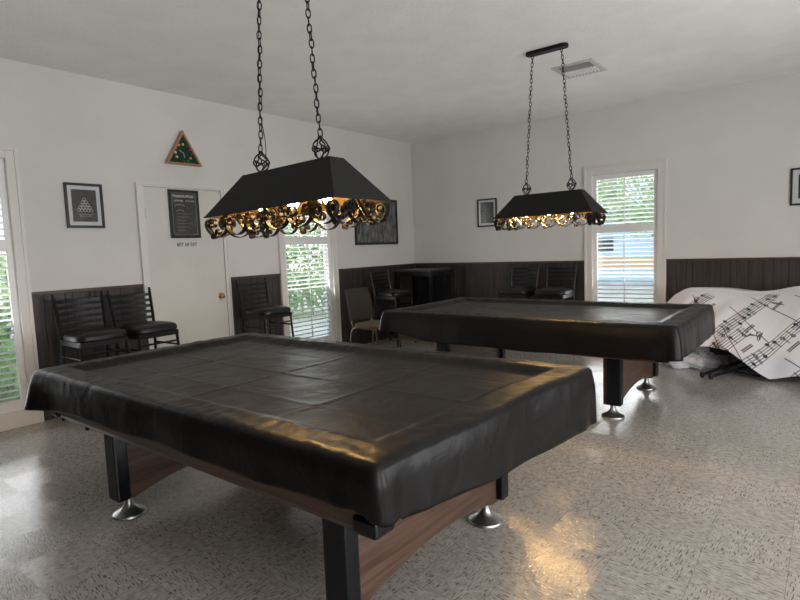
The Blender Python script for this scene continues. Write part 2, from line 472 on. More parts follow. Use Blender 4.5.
pool_table(3.02, -5.29, -5.365, 1.24, 'pool table under the nearest black cover, brown arched leg panels on flared metal feet', (2.36, 3.97))
pool_table(3.165, -2.35, -2.42, 1.275, 'farther pool table with arched brown leg panels, standing before the back wall', (2.45, 3.99))

def cover(x0, x1, y0, y1, zt, label, seed, bottom, flare, creases, warp=lambda x, y: 0.):
    """fitted vinyl cover: top sheet sunk between the rails, skirt hanging all round"""
    dx = .0135
    nx = int((x1 - x0) / dx); ny = int((y1 - y0) / dx)
    cx, cy = (x0 + x1) / 2, (y0 + y1) / 2
    r = .035; V = []; rimx = []
    def nz(x, y, s, k=0): return noise.noise(Vector((x * s, y * s, seed * 7.3 + k)))
    def pos(i, j):
        x = x0 + (x1 - x0) * i / nx; y = y0 + (y1 - y0) * j / ny
        ex = min(x - x0, x1 - x); ey = min(y - y0, y1 - y)
        sx = 1 if x > cx else -1; sy = 1 if y > cy else -1
        if ex < r and ey < r:
            a, b_ = 1 - ex / r, 1 - ey / r
            a2, b2 = a * math.sqrt(1 - b_ * b_ / 2), b_ * math.sqrt(1 - a * a / 2)
            fx = (x1 - r if sx > 0 else x0 + r); fy = (y1 - r if sy > 0 else y0 + r)
            x = fx + sx * a2 * r; y = fy + sy * b2 * r
        e = min(ex, ey)
        # sunken playing bed
        d = sm(.125, .215, e)
        z = zt - .030 * d
        z += .004 * math.exp(-((e - .115) / .02) ** 2)
        ed = max(0, .03 - e) / .03
        z -= .016 * ed * ed
        # loose wrinkles along the rails, softer inside
        wr = (1 - d) * sm(0, .04, e)
        along = x if ey < ex else y; acr = ey if ey < ex else ex
        z += wr * (.0065 * max(0, noise.noise(Vector((along * 7 + acr * 14, acr * 9, seed + 3)))) + .0035 * noise.noise(Vector((along * 26, acr * 20, seed))))
        z += .0022 * nz(x, y, 3.2) + .0012 * nz(x, y, 11, 4)
        z += d * .003 * nz(x + y * .5, y, 1.7, 9)
        for (k, p0, p1, q) in creases:   # straight fold creases pressed in the sheet
            t_ = (x - x0) * p0 + (y - y0) * p1 - q + .006 * nz(x, y, 2, 2)
            z += k * d * math.exp(-(t_ / .010) ** 2)
        return Vector((x - cx, y - cy, z))
    V = [pos(i, j) for j in range(ny + 1) for i in range(nx + 1)]
    for p in V: p.x += warp(p.x + cx, p.y + cy)
    F = [(j * (nx + 1) + i, j * (nx + 1) + i + 1, (j + 1) * (nx + 1) + i + 1, (j + 1) * (nx + 1) + i) for j in range(ny) for i in range(nx)]
    # boundary, counter-clockwise from the front left corner
    bnd = [i for i in range(nx)] + [j * (nx + 1) + nx for j in range(ny)] + [ny * (nx + 1) + nx - i for i in range(nx)] + [(ny - j) * (nx + 1) for j in range(ny)]
    rows = 15; n = len(bnd); prev = bnd
    for k in range(1, rows + 1):
        t_ = k / rows; cur = []
        for q, bi in enumerate(bnd):
            p = V[bi]; a, b_ = V[bnd[q - 3]], V[bnd[(q + 3) % n]]
            tg = (b_ - a); tg.z = 0; tg.normalize(); nn = Vector((tg.y, -tg.x, 0))
            X_, Y_ = p.x + cx, p.y + cy
            zb = bottom(X_, Y_)
            dc = min((Vector((abs(p.x) - (x1 - x0) / 2, abs(p.y) - (y1 - y0) / 2)).length) / .35, 1)
            cor = (1 - dc) ** 1.5
            s_ = q * dx
            fold = math.sin(s_ * 9 + 4 * noise.noise(Vector((s_ * 1.3, seed, 0)))) * (.005 + .010 * cor) + .007 * noise.noise(Vector((s_ * 5, t_ * .8, seed)))
            if dc < .8: fold += .012 * cor * math.sin(s_ * 34)
            bulge = .012 * math.sin(min(t_ * 2.5, 1) * PI / 2)
            out = bulge + fold * t_ ** 1.1 + flare(X_, Y_) * t_ + .012 * cor * t_
            z = p.z + (zb - p.z) * t_ - .004 * t_
            cur.append(len(V)); V.append(Vector((p.x, p.y, 0)) + nn * out + Vector((0, 0, z)))
        for q in range(n):
            F.append((prev[(q + 1) % n], prev[q], cur[q], cur[(q + 1) % n]))
        prev = cur
    mb = MB(); mb.add(V, F)
    o = mb.build('table_cover', m_cover, None, smooth=True, sharp=75, loc=(cx, cy, 0))
    sd = o.modifiers.new('thickness', 'SOLIDIFY'); sd.thickness = .0025; sd.offset = -1
    return tag(o, label, 'cover', 'black vinyl pool table covers')
def bot_near(x, y):
    e = (x - 1.79) / 2.57
    z = .592 - .045 * sm(.3, 0, e) + .012 * sm(.6, .93, e) - .06 * sm(.94, 1.0, e)
    if y > -5.95: z = (.555 - .07 * sm(-5.95, -5.0, y)) if x > 3 else .54
    return z + .006 * math.sin(x * 6 + y * 5)
def bot_far(x, y):
    e = (x - 1.85) / 2.6
    z = .50 + .07 * sm(.3, 0, e) + .02 * sm(.7, 1, e)
    return z + .006 * math.sin(x * 7 + y * 4)
cover(1.725, 4.335, -6.04, -4.53, .752, 'black vinyl cover draped over the nearest pool table, creased and catching orange light', 1,
      bot_near, lambda x, y: .006 + .02 * sm(2.0, 1.79, x),
      [(.004, 1, 0, 1.28), (-.003, 1, 0, .66), (.0035, 1, 0, 1.9), (.004, 0, 1, .75), (-.003, 0, 1, 1.12), (.003, 0, 1, .4)],
      warp=lambda x, y: sm(3.6, 4.3, x) * (.06 * sm(-5.2, -4.6, y) - .04 * sm(-5.3, -6.0, y)))
cover(1.85, 4.475, -3.085, -1.62, .755, 'black vinyl cover on the farther pool table, skirt falling in folds at the right end', 5,
      bot_far, lambda x, y: .02,
      [(.003, 1, 0, 1.3), (-.003, 0, 1, .75)])

# ------------------------------------------------------------------ hanging billiard lamps
def spiral(c, r0, turns, a0, sgn, n=26, rend=.006):
    out = []
    for i in range(n + 1):
        t_ = i / n; a = a0 + sgn * turns * 2 * PI * t_; r = r0 + (rend - r0) * t_ ** .85
        out.append((c[0] + r * math.cos(a), c[1] + r * math.sin(a)))
    return out
def scroll_path(kind, s):
    if kind == 'c':    # hanging C: two curls joined by a low arc
        R = .030 * s; c1, c2 = (-.042 * s, .0), (.042 * s, .0)
        left = spiral(c1, R, 1.35, PI * 1.0, -1); right = spiral(c2, R, 1.35, 0, 1)
        arc = [(-.072 * s * math.cos(PI * i / 14), -.062 * s * math.sin(PI * i / 14)) for i in range(1, 14)]
        return left[::-1] + arc + right
    R = .026 * s       # S scroll
    a = spiral((-.026 * s, .012 * s), R, 1.4, -.5, 1); b_ = spiral((.026 * s, -.014 * s), R, 1.4, PI - .5, 1)
    return a[::-1] + b_
def lamp(loc, yaw_, tilt, label, cable):
    r = empty('hanging_lamp', loc, 0); tag(r, label, 'lamp', 'wrought iron pool table lamps')
    L_, W_, h, tl, tw = .443, .185, .195, .30, .045
    A = Matrix.Rotation(yaw_, 4, 'Z') @ Matrix.Rotation(-tilt, 4, 'Y')
    def T_(p): return A @ Vector(p)
    def bm(mb):
        mb.v = [tuple(T_(p)) for p in mb.v]; return mb
    # shade outside and inside
    lo = [(-L_, -W_, 0), (L_, -W_, 0), (L_, W_, 0), (-L_, W_, 0)]
    hi = [(-tl, -tw, h), (tl, -tw, h), (tl, tw, h), (-tl, tw, h)]
    sh = MB(); sh.add(lo + hi, [(0, 1, 5, 4), (1, 2, 6, 5), (2, 3, 7, 6), (3, 0, 4, 7), (4, 5, 6, 7)])
    bm(sh).build('lamp_shade', m_shade, r)
    k = .985
    lo2 = [(x * k, y * k * .98, .0005) for x, y, z in lo]; hi2 = [(x * k, y * .9, h - .006) for x, y, z in hi]
    si = MB(); si.add(lo2 + hi2 + lo, [(4, 5, 1, 0), (5, 6, 2, 1), (6, 7, 3, 2), (7, 4, 0, 3), (7, 6, 5, 4), (0, 1, 9, 8), (1, 2, 10, 9), (2, 3, 11, 10), (3, 0, 8, 11)])
    bm(si).build('shade_lining', m_shade_in, r)
    rim = MB().tube([(x * 1.002, y * 1.002, -.002) for x, y, z in lo], .0045, 6, closed=True)
    bm(rim).build('rim', m_iron, r)
    # scroll fringe; the bands stand square to the shade edge
    def side(n, half, fn, seed):
        R_ = random.Random(seed)
        step = 2 * half / n
        for i in range(n):
            u = -half + (i + .5) * step
            mb = MB().ribbon(scroll_path('c', 1.05), lambda a, b_, c_: fn(u + a, -.038 + b_, c_ - .011), .022, .0035)
            o = bm(mb).build('scroll', m_iron, r, smooth=True)
            s_ = 1 if i % 2 else -1
            mb = MB().ribbon(scroll_path('s', .9), lambda a, b_, c_: fn(u + step / 2 + a * s_, -.030 + b_, c_ - .024), .022, .003)
            if i < n - 1: bm(mb).build('scroll', m_lamplit_gold if i % 3 == 1 else m_iron, r, smooth=True)
            mb = MB().ribbon(scroll_path('s', .62), lambda a, b_, c_: fn(u + .02 * s_ + a * s_, -.088 + b_ , c_ - .011), .018, .003)
            if i % 2 == 0: bm(mb).build('scroll', m_iron, r, smooth=True)
            mb = MB().ribbon([(-.028, .035), (-.01, .012), (.012, -.012), (.03, -.04)], lambda a, b_, c_: fn(u + a, -.034 + b_, c_ + .006), .014, .003)
            if i % 2: bm(mb).build('scroll', m_lamplit_gold, r, smooth=True)
    side(6, L_ - .01, lambda a, b_, c_: Vector((a, -W_ + .02 + c_, b_)), 1)
    side(6, L_ - .01, lambda a, b_, c_: Vector((a, W_ - .03 + c_, b_)), 2)
    side(3, W_ - .01, lambda a, b_, c_: Vector((L_ - .03 + c_, a, b_)), 3)
    side(3, W_ - .01, lambda a, b_, c_: Vector((-L_ + .02 + c_, a, b_)), 4)
    # bulbs and their light
    for i in range(3):
        u = (i - 1) * .21
        MB().lathe([(.016, .075), (.016, .12)], n=14).build('bulb_socket', m_brass, r, smooth=True, loc=T_((u, 0, .0)))
        b_ = MB().lathe([(.001, .0), (.018, .006), (.028, .022), (.029, .036), (.02, .058), (.013, .072), (.013, .08)], n=18)
        b_.build('bulb', m_bulb, r, smooth=True, loc=T_((u, 0, .0)))
        l = bpy.data.lights.new('bulb_light', 'POINT'); l.energy = LAMP; l.color = (1, .56, .22); l.shadow_soft_size = .03
        lo_ = bpy.data.objects.new('bulb_light', l); col.objects.link(lo_); lo_.parent = r; lo_.location = T_((u, 0, -.014))
    # ceiling canopy, chains and openwork finials
    zc = CEIL - loc[2]
    yawm = Matrix.Rotation(yaw_ * .3, 4, 'Z')
    cn = MB(); poly = []
    for i in range(24):
        a = 2 * PI * i / 24; poly.append((math.copysign(.145, math.cos(a)) + .042 * math.cos(a), .045 * math.sin(a)))
    cn.prism(poly, lambda a, b_, w: Vector((a, b_, zc - .028 + w)), .028)
    cn.build('ceiling_canopy', m_iron, r, bevel=.004)
    for sx in (-1, 1):
        bot = T_((sx * .205, 0, h)); top = Vector((sx * .13, 0, zc - .03))
        fin = MB()
        c0 = bot + Vector((0, 0, .05))
        for q in range(5):
            a = q * 2 * PI / 5
            pts = []
            for i in range(17):
                t_ = i / 16; z = -.048 + .096 * t_; rr = .034 * math.sin(PI * t_) ** .7 + .003
                aa = a + .9 * math.sin(2 * PI * t_)
                pts.append(c0 + Vector((rr * math.cos(aa), rr * math.sin(aa), z)))
            fin.tube(pts, .0038, 6)
            pts = [c0 + Vector(((.032 + .009 * math.cos(g)) * math.cos(a + .6), (.032 + .009 * math.cos(g)) * math.sin(a + .6), .011 * math.sin(g))) for g in [2 * PI * i / 12 for i in range(12)]]
            fin.tube(pts, .003, 6, closed=True)
        fin.lathe([(.001, -.056), (.022, -.054), (.02, -.046), (.006, -.044)], c=c0, n=14)
        fin.lathe([(.004, .044), (.013, .05), (.008, .058), (.001, .06)], c=c0, n=12)
        fin.build('openwork_ball', m_iron, r, smooth=True)
        a_ = c0 + Vector((0, 0, .06)); d_ = top - a_; n = int(d_.length / .033); ch = MB()
        dn = d_.normalized(); u1 = Vector((1, 0, 0)); u1 = (u1 - dn * u1.dot(dn)).normalized(); u2 = dn.cross(u1)
        for i in range(n + 1):
            c_ = a_ + d_ * ((i + .3) / (n + .6)); w = u1 if i % 2 else u2
            ang = .6 + .25 * math.sin(i * 1.7 + sx); w = (u1 * math.cos(ang + PI / 2 * (i % 2)) + u2 * math.sin(ang + PI / 2 * (i % 2)))
            c_ = c_ + u1 * .0025 * math.sin(i * 1.1 + sx)
            pts = []
            for g in range(14):
                a = 2 * PI * g / 14
                pts.append(c_ + w * .0095 * math.cos(a) * (1 if abs(math.sin(a)) < .8 else 1) + dn * (.0165 * math.sin(a) + math.copysign(.004, math.sin(a))))
            ch.tube(pts, .0030, 6, closed=True)
        ch.build('chain', m_iron, r, smooth=True)
        if sx < 0 and cable:
            pts = []
            for i in range(20):
                t_ = i / 19
                pts.append(bot + Vector((.03 + .012 * math.sin(PI * t_) - .03 * sm(.3, 1, t_), 0, .01 + t_ * .32)) + Vector((.0 + .008 * sm(.6, 1, t_), 0, 0)))
            a2 = pts[-1]
            for i in range(1, 12):
                t_ = i / 11; pts.append(a2.lerp(top, t_) + Vector((.005 * math.sin(t_ * 25), 0, 0)))
            MB().tube(pts, .0022, 6).build('power_cord', m_black, r)
    return r
LAMP = 2.8
lamp((3.272, -5.39, 1.561), .019, .031, 'black shaded lamp with curled iron fringe hanging over the nearest pool table', True)
lamp((3.338, -2.534, 1.592), -.013, .003, 'smaller looking black lamp with scroll fringe hanging over the farther pool table', False)

# ------------------------------------------------------------------ bar stools
def make_stool():
    r = empty('bar_stool')
    # faces +x, seat top .745
    sw = .2
    st = MB(); n = 18; V = []; F = []
    for layer in range(7):
        t_ = layer / 6
        for k in range(40):
            a = 2 * PI * k / 40; ca, sa = math.cos(a), math.sin(a)
            e = .5
            px = math.copysign(abs(ca) ** e, ca); py = math.copysign(abs(sa) ** e, sa)
            rad = [(.97, .70), (1.02, .71), (1.02, .735), (.98, .752), (.85, .765), (.5, .775), (.02, .778)][layer]
            V.append((.02 + px * .205 * rad[0], py * .205 * rad[0] * (1 + .04 * px), rad[1]))
    for i in range(6):
        for k in range(40): F.append((i * 40 + k, i * 40 + (k + 1) % 40, (i + 1) * 40 + (k + 1) % 40, (i + 1) * 40 + k))
    F.append(tuple(range(40))[::-1]); F.append(tuple(240 + k for k in range(40)))
    st.add(V, F).build('seat', m_seat, r, smooth=True)
    MB().box(-.185, .205, -.19, -.165, .655, .7).box(-.185, .205, .165, .19, .655, .7).box(.18, .205, -.165, .165, .655, .7).box(-.185, -.16, -.165, .165, .655, .7).build('seat_frame', m_black, r, bevel=.003)
    for sy in (-1, 1):
        MB().tube([(.19, sy * .178, .69), (.225, sy * .205, .0)], .0165, 4).build('leg', m_black, r, bevel=.003)
        MB().tube([(-.24, sy * .205, .0), (-.185, sy * .185, .45), (-.175, sy * .18, .70)], .0165, 4).build('leg', m_black, r, bevel=.003)
        # back post, leaning backwards, with a small knob
        bp_ = MB().tube([(-.175, sy * .18, .69), (-.185, sy * .185, .80), (-.235, sy * .197, 1.045)], .0165, 4)
        bp_.lathe([(.001, -.004), (.016, .0), (.016, .008), (.008, .014), (.012, .02), (.008, .028), (.001, .031)], c=(-.236, sy * .197, 1.05), n=12)
        bp_.build('back_post', m_black, r, bevel=.002)
    for i in range(5):
        z = .80 + i * .053; xb = -.186 - (z - .8) * .205
        pts = []
        sl = MB(); V = []; F = []
        for k in range(13):
            y = -.182 + .364 * k / 12; bow = -.022 * math.cos(PI * (k / 12 - .5))
            for (dx_, dz) in ((-.004, -.014), (.004, -.014), (.004, .014), (-.004, .014)):
                V.append((xb + dx_ + bow - .005, y, z + dz))
        for k in range(12):
            for q in range(4): F.append((k * 4 + q, k * 4 + (q + 1) % 4, k * 4 + 4 + (q + 1) % 4, k * 4 + 4 + q))
        F += [(3, 2, 1, 0), (48, 49, 50, 51)]
        sl.add(V, F).build('back_slat', m_black, r)
    for (p, q) in (((.216, -.2, .22), (.216, .2, .22)), ((-.21, -.195, .30), (-.21, .195, .30)),
                   ((.21, -.193, .30), (-.21, -.195, .30)), ((.21, .193, .30), (-.21, .195, .30)),
                   ((.2, -.188, .56), (-.19, -.188, .56)), ((.2, .188, .56), (-.19, .188, .56)), ((.2, -.185, .60), (.2, .185, .60))):
        MB().tube([p, q], .009, 8).build('stretcher', m_black, r)
    return r
G = 'black ladder-back bar stools'
spots = [
    (.40, -5.14, .0, 'black ladder-back bar stool beside the left window, leftmost of the stools'),
    (.41, -4.69, .05, 'black ladder-back bar stool standing partly in front of the white door'),
    (.38, -3.31, .0, 'single black ladder-back bar stool between the white door and middle window'),
    (.40, -1.10, 0, 'dark bar stool beside the high table in the room corner'),
    (1.985, -.385, -PI / 2, 'dark bar stool against the back wall, left one of the adjoining pair'),
    (2.50, -.385, -PI / 2, 'dark bar stool against the back wall next to the back window frame'),
]
proto = make_stool()
for i, (x, y, a, lb) in enumerate(spots):
    o = proto if i == 0 else copy_tree(proto)
    o.location = (x, y, 0); o.rotation_euler = (0, 0, a); tag(o, lb, 'stool', G)

# beige padded side chair
m_beige = add_noise(mat('beige_seat_fabric', (.2, .15, .1), .9), (.09, .065, .042), (.14, .105, .07), 40, 3)
m_backf = add_noise(mat('brown_grey_back_fabric', (.06, .052, .045), .9), (.022, .019, .016), (.04, .035, .03), 60, 3)
m_bronze = mat('bronze_tube_metal', (.10, .075, .05), .4, .6)
r = empty('side_chair', (.93, -2.12, 0), -.05)
tag(r, 'low padded side chair with beige seat and grey brown back beside the middle window', 'chair')
V = []; F = []
for layer, (k_, z) in enumerate(((.96, .415), (1, .425), (1, .455), (.95, .468), (.6, .475), (.02, .477))):
    for k in range(32):
        a = 2 * PI * k / 32; ca, sa = math.cos(a), math.sin(a)
        V.append((.02 + math.copysign(abs(ca) ** .45, ca) * .215 * k_, math.copysign(abs(sa) ** .45, sa) * .215 * k_, z))
for i in range(5):
    for k in range(32): F.append((i * 32 + k, i * 32 + (k + 1) % 32, (i + 1) * 32 + (k + 1) % 32, (i + 1) * 32 + k))
F.append(tuple(range(32))[::-1]); F.append(tuple(160 + k for k in range(32)))
MB().add(V, F).build('seat', m_beige, r, smooth=True)
V = []; F = []
for iz in range(9):
    t_ = iz / 8; z = .50 + .38 * t_; hw = (.205 - .015 * t_) * (1 if t_ < .85 else 1 - (t_ - .85) * .6); xb = -.215 - .085 * t_
    for (dx_, s_) in ((.022, -1), (.03, -.8), (.034, 0), (.03, .8), (.022, 1), (-.012, 1), (-.016, 0), (-.012, -1)):
        V.append((xb + dx_, s_ * hw, z))
for i in range(8):
    for k in range(8): F.append((i * 8 + k, i * 8 + (k + 1) % 8, i * 8 + 8 + (k + 1) % 8, i * 8 + 8 + k))
F += [tuple(range(8))[::-1], tuple(64 + k for k in range(8))]
MB().add(V, F).build('backrest', m_backf, r, smooth=True)
for sy in (-1, 1):
    MB().tube([(.24, sy * .20, 0), (.205, sy * .195, .36), (.19, sy * .19, .405), (.15, sy * .19, .418), (-.14, sy * .19, .418), (-.19, sy * .19, .40), (-.21, sy * .195, .36), (-.27, sy * .2, 0)], .011, 8).build('leg_frame', m_bronze, r, smooth=True)
    MB().tube([(-.19, sy * .175, .41), (-.215, sy * .175, .46), (-.235, sy * .17, .56), (-.29, sy * .165, .82)], .010, 8).build('back_tube', m_bronze, r, smooth=True)

# high table in the corner
r = empty('high_table', (.44, -.34, 0))
tag(r, 'tall dark table standing in the room corner under the wainscot rail', 'table')
MB().box(-.40, .31, -.29, .29, 1.0, 1.03).build('tabletop', m_tabletop, r, bevel=.004)
MB().box(-.37, .28, -.25, .25, .93, .999).build('table_apron', m_blackf, r)
for sx in (-.35, .26):
    for sy in (-.23, .23):
        MB().box(sx - .022, sx + .022, sy - .022, sy + .022, 0, .93).build('leg', m_black, r, bevel=.003)
MB().box(-.35, .26, .215, .23, .10, .93).build('back_panel', m_blackf, r)
MB().box(-.34, .25, -.22, .21, .38, .40).build('shelf', m_blackf, r)

# ------------------------------------------------------------------ wall decorations
m_paper = mat('off_white_mat_board', (.62, .62, .60), .7)
m_print = add_noise(mat('dark_print', (.03, .03, .03), .3), (.012, .012, .013), (.05, .05, .05), 9, 4)
m_chalk = mat('chalk_white_line', (.6, .6, .6), .7)
m_pglass = bpy.data.materials.new('picture_glass'); m_pglass.use_nodes = True
nt = m_pglass.node_tree; nt.nodes.remove(nt.nodes['Principled BSDF'])
tr = nt.nodes.new('ShaderNodeBsdfTransparent'); gl = nt.nodes.new('ShaderNodeBsdfGlossy'); mx = nt.nodes.new('ShaderNodeMixShader'); fr = nt.nodes.new('ShaderNodeFresnel')
fr.inputs[0].default_value = 1.6; gl.inputs['Roughness'].default_value = .03
ge = nt.nodes.new('ShaderNodeNewGeometry'); inv = nt.nodes.new('ShaderNodeMath'); inv.operation = 'SUBTRACT'; inv.inputs[0].default_value = 1
mu = nt.nodes.new('ShaderNodeMath'); mu.operation = 'MULTIPLY'
nt.links.new(ge.outputs['Backfacing'], inv.inputs[1]); nt.links.new(inv.outputs[0], mu.inputs[0]); nt.links.new(fr.outputs[0], mu.inputs[1])
nt.links.new(mu.outputs[0], mx.inputs[0]); nt.links.new(tr.outputs[0], mx.inputs[1]); nt.links.new(gl.outputs[0], mx.inputs[2]); nt.links.new(mx.outputs[0], nt.nodes['Material Output'].inputs[0])

def frame(name, W, H, fw, label, cat, origin, rot, matb=None, prt=None, group=None, depth=.022, mframe=None):
    """framed flat work; local x along the wall, z up, -y out of the wall"""
    r = empty(name, origin, rot); tag(r, label, cat, group)
    f = MB(); a, b_ = W / 2, H / 2
    f.box(-a, a, -depth, 0, -b_, -b_ + fw).box(-a, a, -depth, 0, b_ - fw, b_).box(-a, -a + fw, -depth, 0, -b_ + fw, b_ - fw).box(a - fw, a, -depth, 0, -b_ + fw, b_ - fw)
    f.build('picture_frame', mframe or m_blackf, r, bevel=.003)
    if matb:
        MB().box(-a + fw, a - fw, -.008, 0, -b_ + fw, b_ - fw).build('mat_board', m_paper, r)
        iw, ih = a - fw - matb, b_ - fw - matb
    else: iw, ih = a - fw, b_ - fw
    MB().box(-iw, iw, -.0105, -.001, -ih, ih).build('print', prt or m_print, r)
    MB().box(-a + fw, a - fw, -.0145, -.0135, -b_ + fw, b_ - fw).build('glass_cover', m_pglass, r)
    return r, iw, ih
def ringpts(cx, cz, rx, rz=None, n=20, a0=0, a1=2 * PI, y=-.0115):
    rz = rz or rx
    return [(cx + rx * math.cos(a0 + (a1 - a0) * i / n), y, cz + rz * math.sin(a0 + (a1 - a0) * i / n)) for i in range(n + (0 if abs(a1 - a0 - 2 * PI) < 1e-6 else 1))]
# left wall frames face +x : rotate so that local -y points to +x
RL = PI / 2
r, iw, ih = frame('framed_picture', .32, .395, .022, 'black framed print of stacked balls with white mat, hung left of the door', 'picture', (.002, -4.955, 1.842), RL, matb=.034)
ck = MB()
for row in range(5):
    for i in range(row + 1):
        ck.tube(ringpts((i - row / 2) * .027, .055 - row * .024,   .0125, n=14), .0018, 4, closed=True)
ck.tube([(-.07, -.0115, -.075), (.07, -.0115, -.075)], .001, 4)
ck.tube(ringpts(0, -.09, .05, .008, n=16), .0009, 4, closed=True)
ck.build('chalk_drawing', m_chalk, r)
# large black and white landscape
m_land = mat('monochrome_photo', (.05, .05, .05), .4)
nt, b, N, L = nodes(m_land)
t = N('ShaderNodeTexCoord'); mp = N('ShaderNodeMapping'); mp.inputs['Scale'].default_value = (13, 13, 5); L(t.outputs['Object'], mp.inputs[0])
n1 = N('ShaderNodeTexNoise'); n1.inputs['Scale'].default_value = 1.6; n1.inputs['Detail'].default_value = 7; L(mp.outputs[0], n1.inputs['Vector'])
sp = N('ShaderNodeSeparateXYZ'); L(t.outputs['Object'], sp.inputs[0])
mrz = N('ShaderNodeMapRange'); mrz.inputs['From Min'].default_value = -.3; mrz.inputs['From Max'].default_value = .3; mrz.inputs['To Min'].default_value = .03; mrz.inputs['To Max'].default_value = -.02
L(sp.outputs['Z'], mrz.inputs['Value'])
ad = N('ShaderNodeMath'); ad.operation = 'ADD'; L(n1.outputs[0], ad.inputs[0]); L(mrz.outputs[0], ad.inputs[1])
r1 = N('ShaderNodeValToRGB'); L(ad.outputs[0], r1.inputs[0]); r1.color_ramp.elements[0].position = .36; r1.color_ramp.elements[1].position = .66
r1.color_ramp.elements[0].color = (.012, .012, .013, 1); r1.color_ramp.elements[1].color = (.20, .20, .205, 1); L(r1.outputs[0], b.inputs['Base Color'])
frame('framed_picture', .97, .67, .035, 'large black framed monochrome landscape photo between middle window and corner', 'picture', (.002, -.917, 1.757), RL, prt=m_land)
r, iw, ih = frame('framed_picture', .315, .40, .02, 'small black framed picture with white mat on the back wall behind the far lamp', 'picture', (1.342, -.002, 1.82), 0, matb=.03)
frame('framed_picture', .42, .385, .02, 'black framed picture with white mat at the right end of the back wall', 'picture', (5.145, -.002, 1.838), 0, matb=.05)
# chalkboard menu on the door
r, iw, ih = frame('chalkboard_sign', .335, .49, .024, 'black chalkboard style sign with white lettering hung on the white door', 'sign', (.017, -3.995, 1.79), RL, depth=.018)
ck = MB()
ck.tube([(x, -.0115, z) for x, z in ((-iw + .012, -ih + .012), (iw - .012, -ih + .012), (iw - .012, ih - .012), (-iw + .012, ih - .012))], .0013, 4, closed=True)
R_ = random.Random(4)
def scribble(x0, x1, z, hgt, r_=.0013):
    x = x0
    while x < x1 - .008:
        w = R_.uniform(.010, .02); pts = []
        for i in range(9):
            t_ = i / 8; pts.append((x + w * .8 * t_, -.0115, z + hgt * (.5 + .5 * math.sin(t_ * 9 + R_.uniform(0, 2)))))
        ck.tube(pts, r_, 4); x += w
scribble(-.12, .12, .165, .03, .0018)
scribble(-.11, -.01, .125, .02, .0018); scribble(.02, .11, .125, .018)
for (z, w) in ((.085, .08), (.03, .06)):
    ck.tube(ringpts(-.05, z - .01, w * .7, .02, n=14, a0=.2, a1=PI - .2), .002, 4)
for i in range(6): scribble(-.09, .08 - .03 * (i % 3), .0 - i * .034, .008, .0005)
ck.build('chalk_lettering', m_chalk, r)

# letters stuck on the door
r = empty('door_lettering', (.0155, -3.99, 1.480), PI / 2)
tag(r, 'small dark letters reading NOT AN EXIT below the chalkboard sign', 'lettering')
m_let = mat('grey_black_letters', (.03, .03, .03), .6)
pen = -.108
for ch_ in 'NOT AN EXIT':
    if ch_ == ' ': pen += .014; continue
    cu = bpy.data.curves.new('letter', 'FONT'); cu.body = ch_; cu.size = .052; cu.extrude = .0006; cu.offset = .0012
    t_ = bpy.data.objects.new('letter', cu); col.objects.link(t_)
    me = bpy.data.meshes.new_from_object(t_.evaluated_get(bpy.context.evaluated_depsgraph_get()))
    bpy.data.objects.remove(t_); me.materials.clear(); me.materials.append(m_let)
    xs = [q_.co.x for q_ in me.vertices]; x0_, w_ = min(xs), (max(xs) - min(xs)) * .56
    for q_ in me.vertices: q_.co = Vector(((q_.co.x - x0_) * .56, -q_.co.z, q_.co.y - .018))
    o = bpy.data.objects.new('letter', me); col.objects.link(o); o.parent = r; o.location = (pen, 0, 0); pen += w_ + .0045

# triangle rack clock
r = empty('rack_clock', (.002, -3.965, 2.29), RL)
tag(r, 'wooden triangle ball rack made into a green clock, high above the door', 'clock')
m_rackw = wood('rack_wood', (.30, .15, .07), (.42, .24, .12), 'x', .4, 3)
def tri(k): return [(-.2 * k, -.0 + (1 - k) * .1), (.2 * k, (1 - k) * .1), (0, .345 * k + (1 - k) * .115)]
o3, i3 = tri(1), [(-.168, .018), (.168, .018), (0, .305)]
fr_ = MB(); d_ = .055
V = [(x, 0, z) for x, z in o3] + [(x, 0, z) for x, z in i3] + [(x, -d_, z) for x, z in o3] + [(x, -d_, z) for x, z in i3]
F = []
for k in range(3):
    j = (k + 1) % 3
    F += [(k, j, 3 + j, 3 + k), (6 + k, 9 + k, 9 + j, 6 + j), (k, 6 + k, 6 + j, j), (3 + k, 3 + j, 9 + j, 9 + k)]
fr_.add(V, F).build('rack_frame', m_rackw, r, bevel=.004)
MB().prism(i3, lambda a, b_, w: (a, -w, b_), .03).build('clock_face', mat('green_felt', (.006, .035, .018), .9), r)
ballc = [(.7, .5, .02), (.02, .08, .4), (.6, .03, .02), (.2, .03, .3), (.8, .25, .02), (.02, .25, .08), (.3, .03, .03), (.02, .02, .02), (.75, .6, .2), (.7, .7, .65), (.6, .1, .1), (.7, .35, .2)]
for i in range(12):
    a = PI / 2 - i * PI / 6; rr = .088
    bx_, bz = rr * math.cos(a), .118 + rr * math.sin(a)
    MB().lathe([(.001, -.013)] + [(.013 * math.cos(q), .013 * math.sin(q)) for q in [-PI / 2 + PI * k / 8 for k in range(1, 8)]] + [(.001, .013)], n=14).build('ball', mat('ball_colour', ballc[i], .15), r, smooth=True, loc=(bx_, -.034, bz))
MB().tube([(0, -.036, .118), (-.045, -.036, .145)], .0022, 5).build('clock_hand', m_white, r)
MB().tube([(0, -.036, .118), (.012, -.036, .072)], .0022, 5).build('clock_hand', m_white, r)

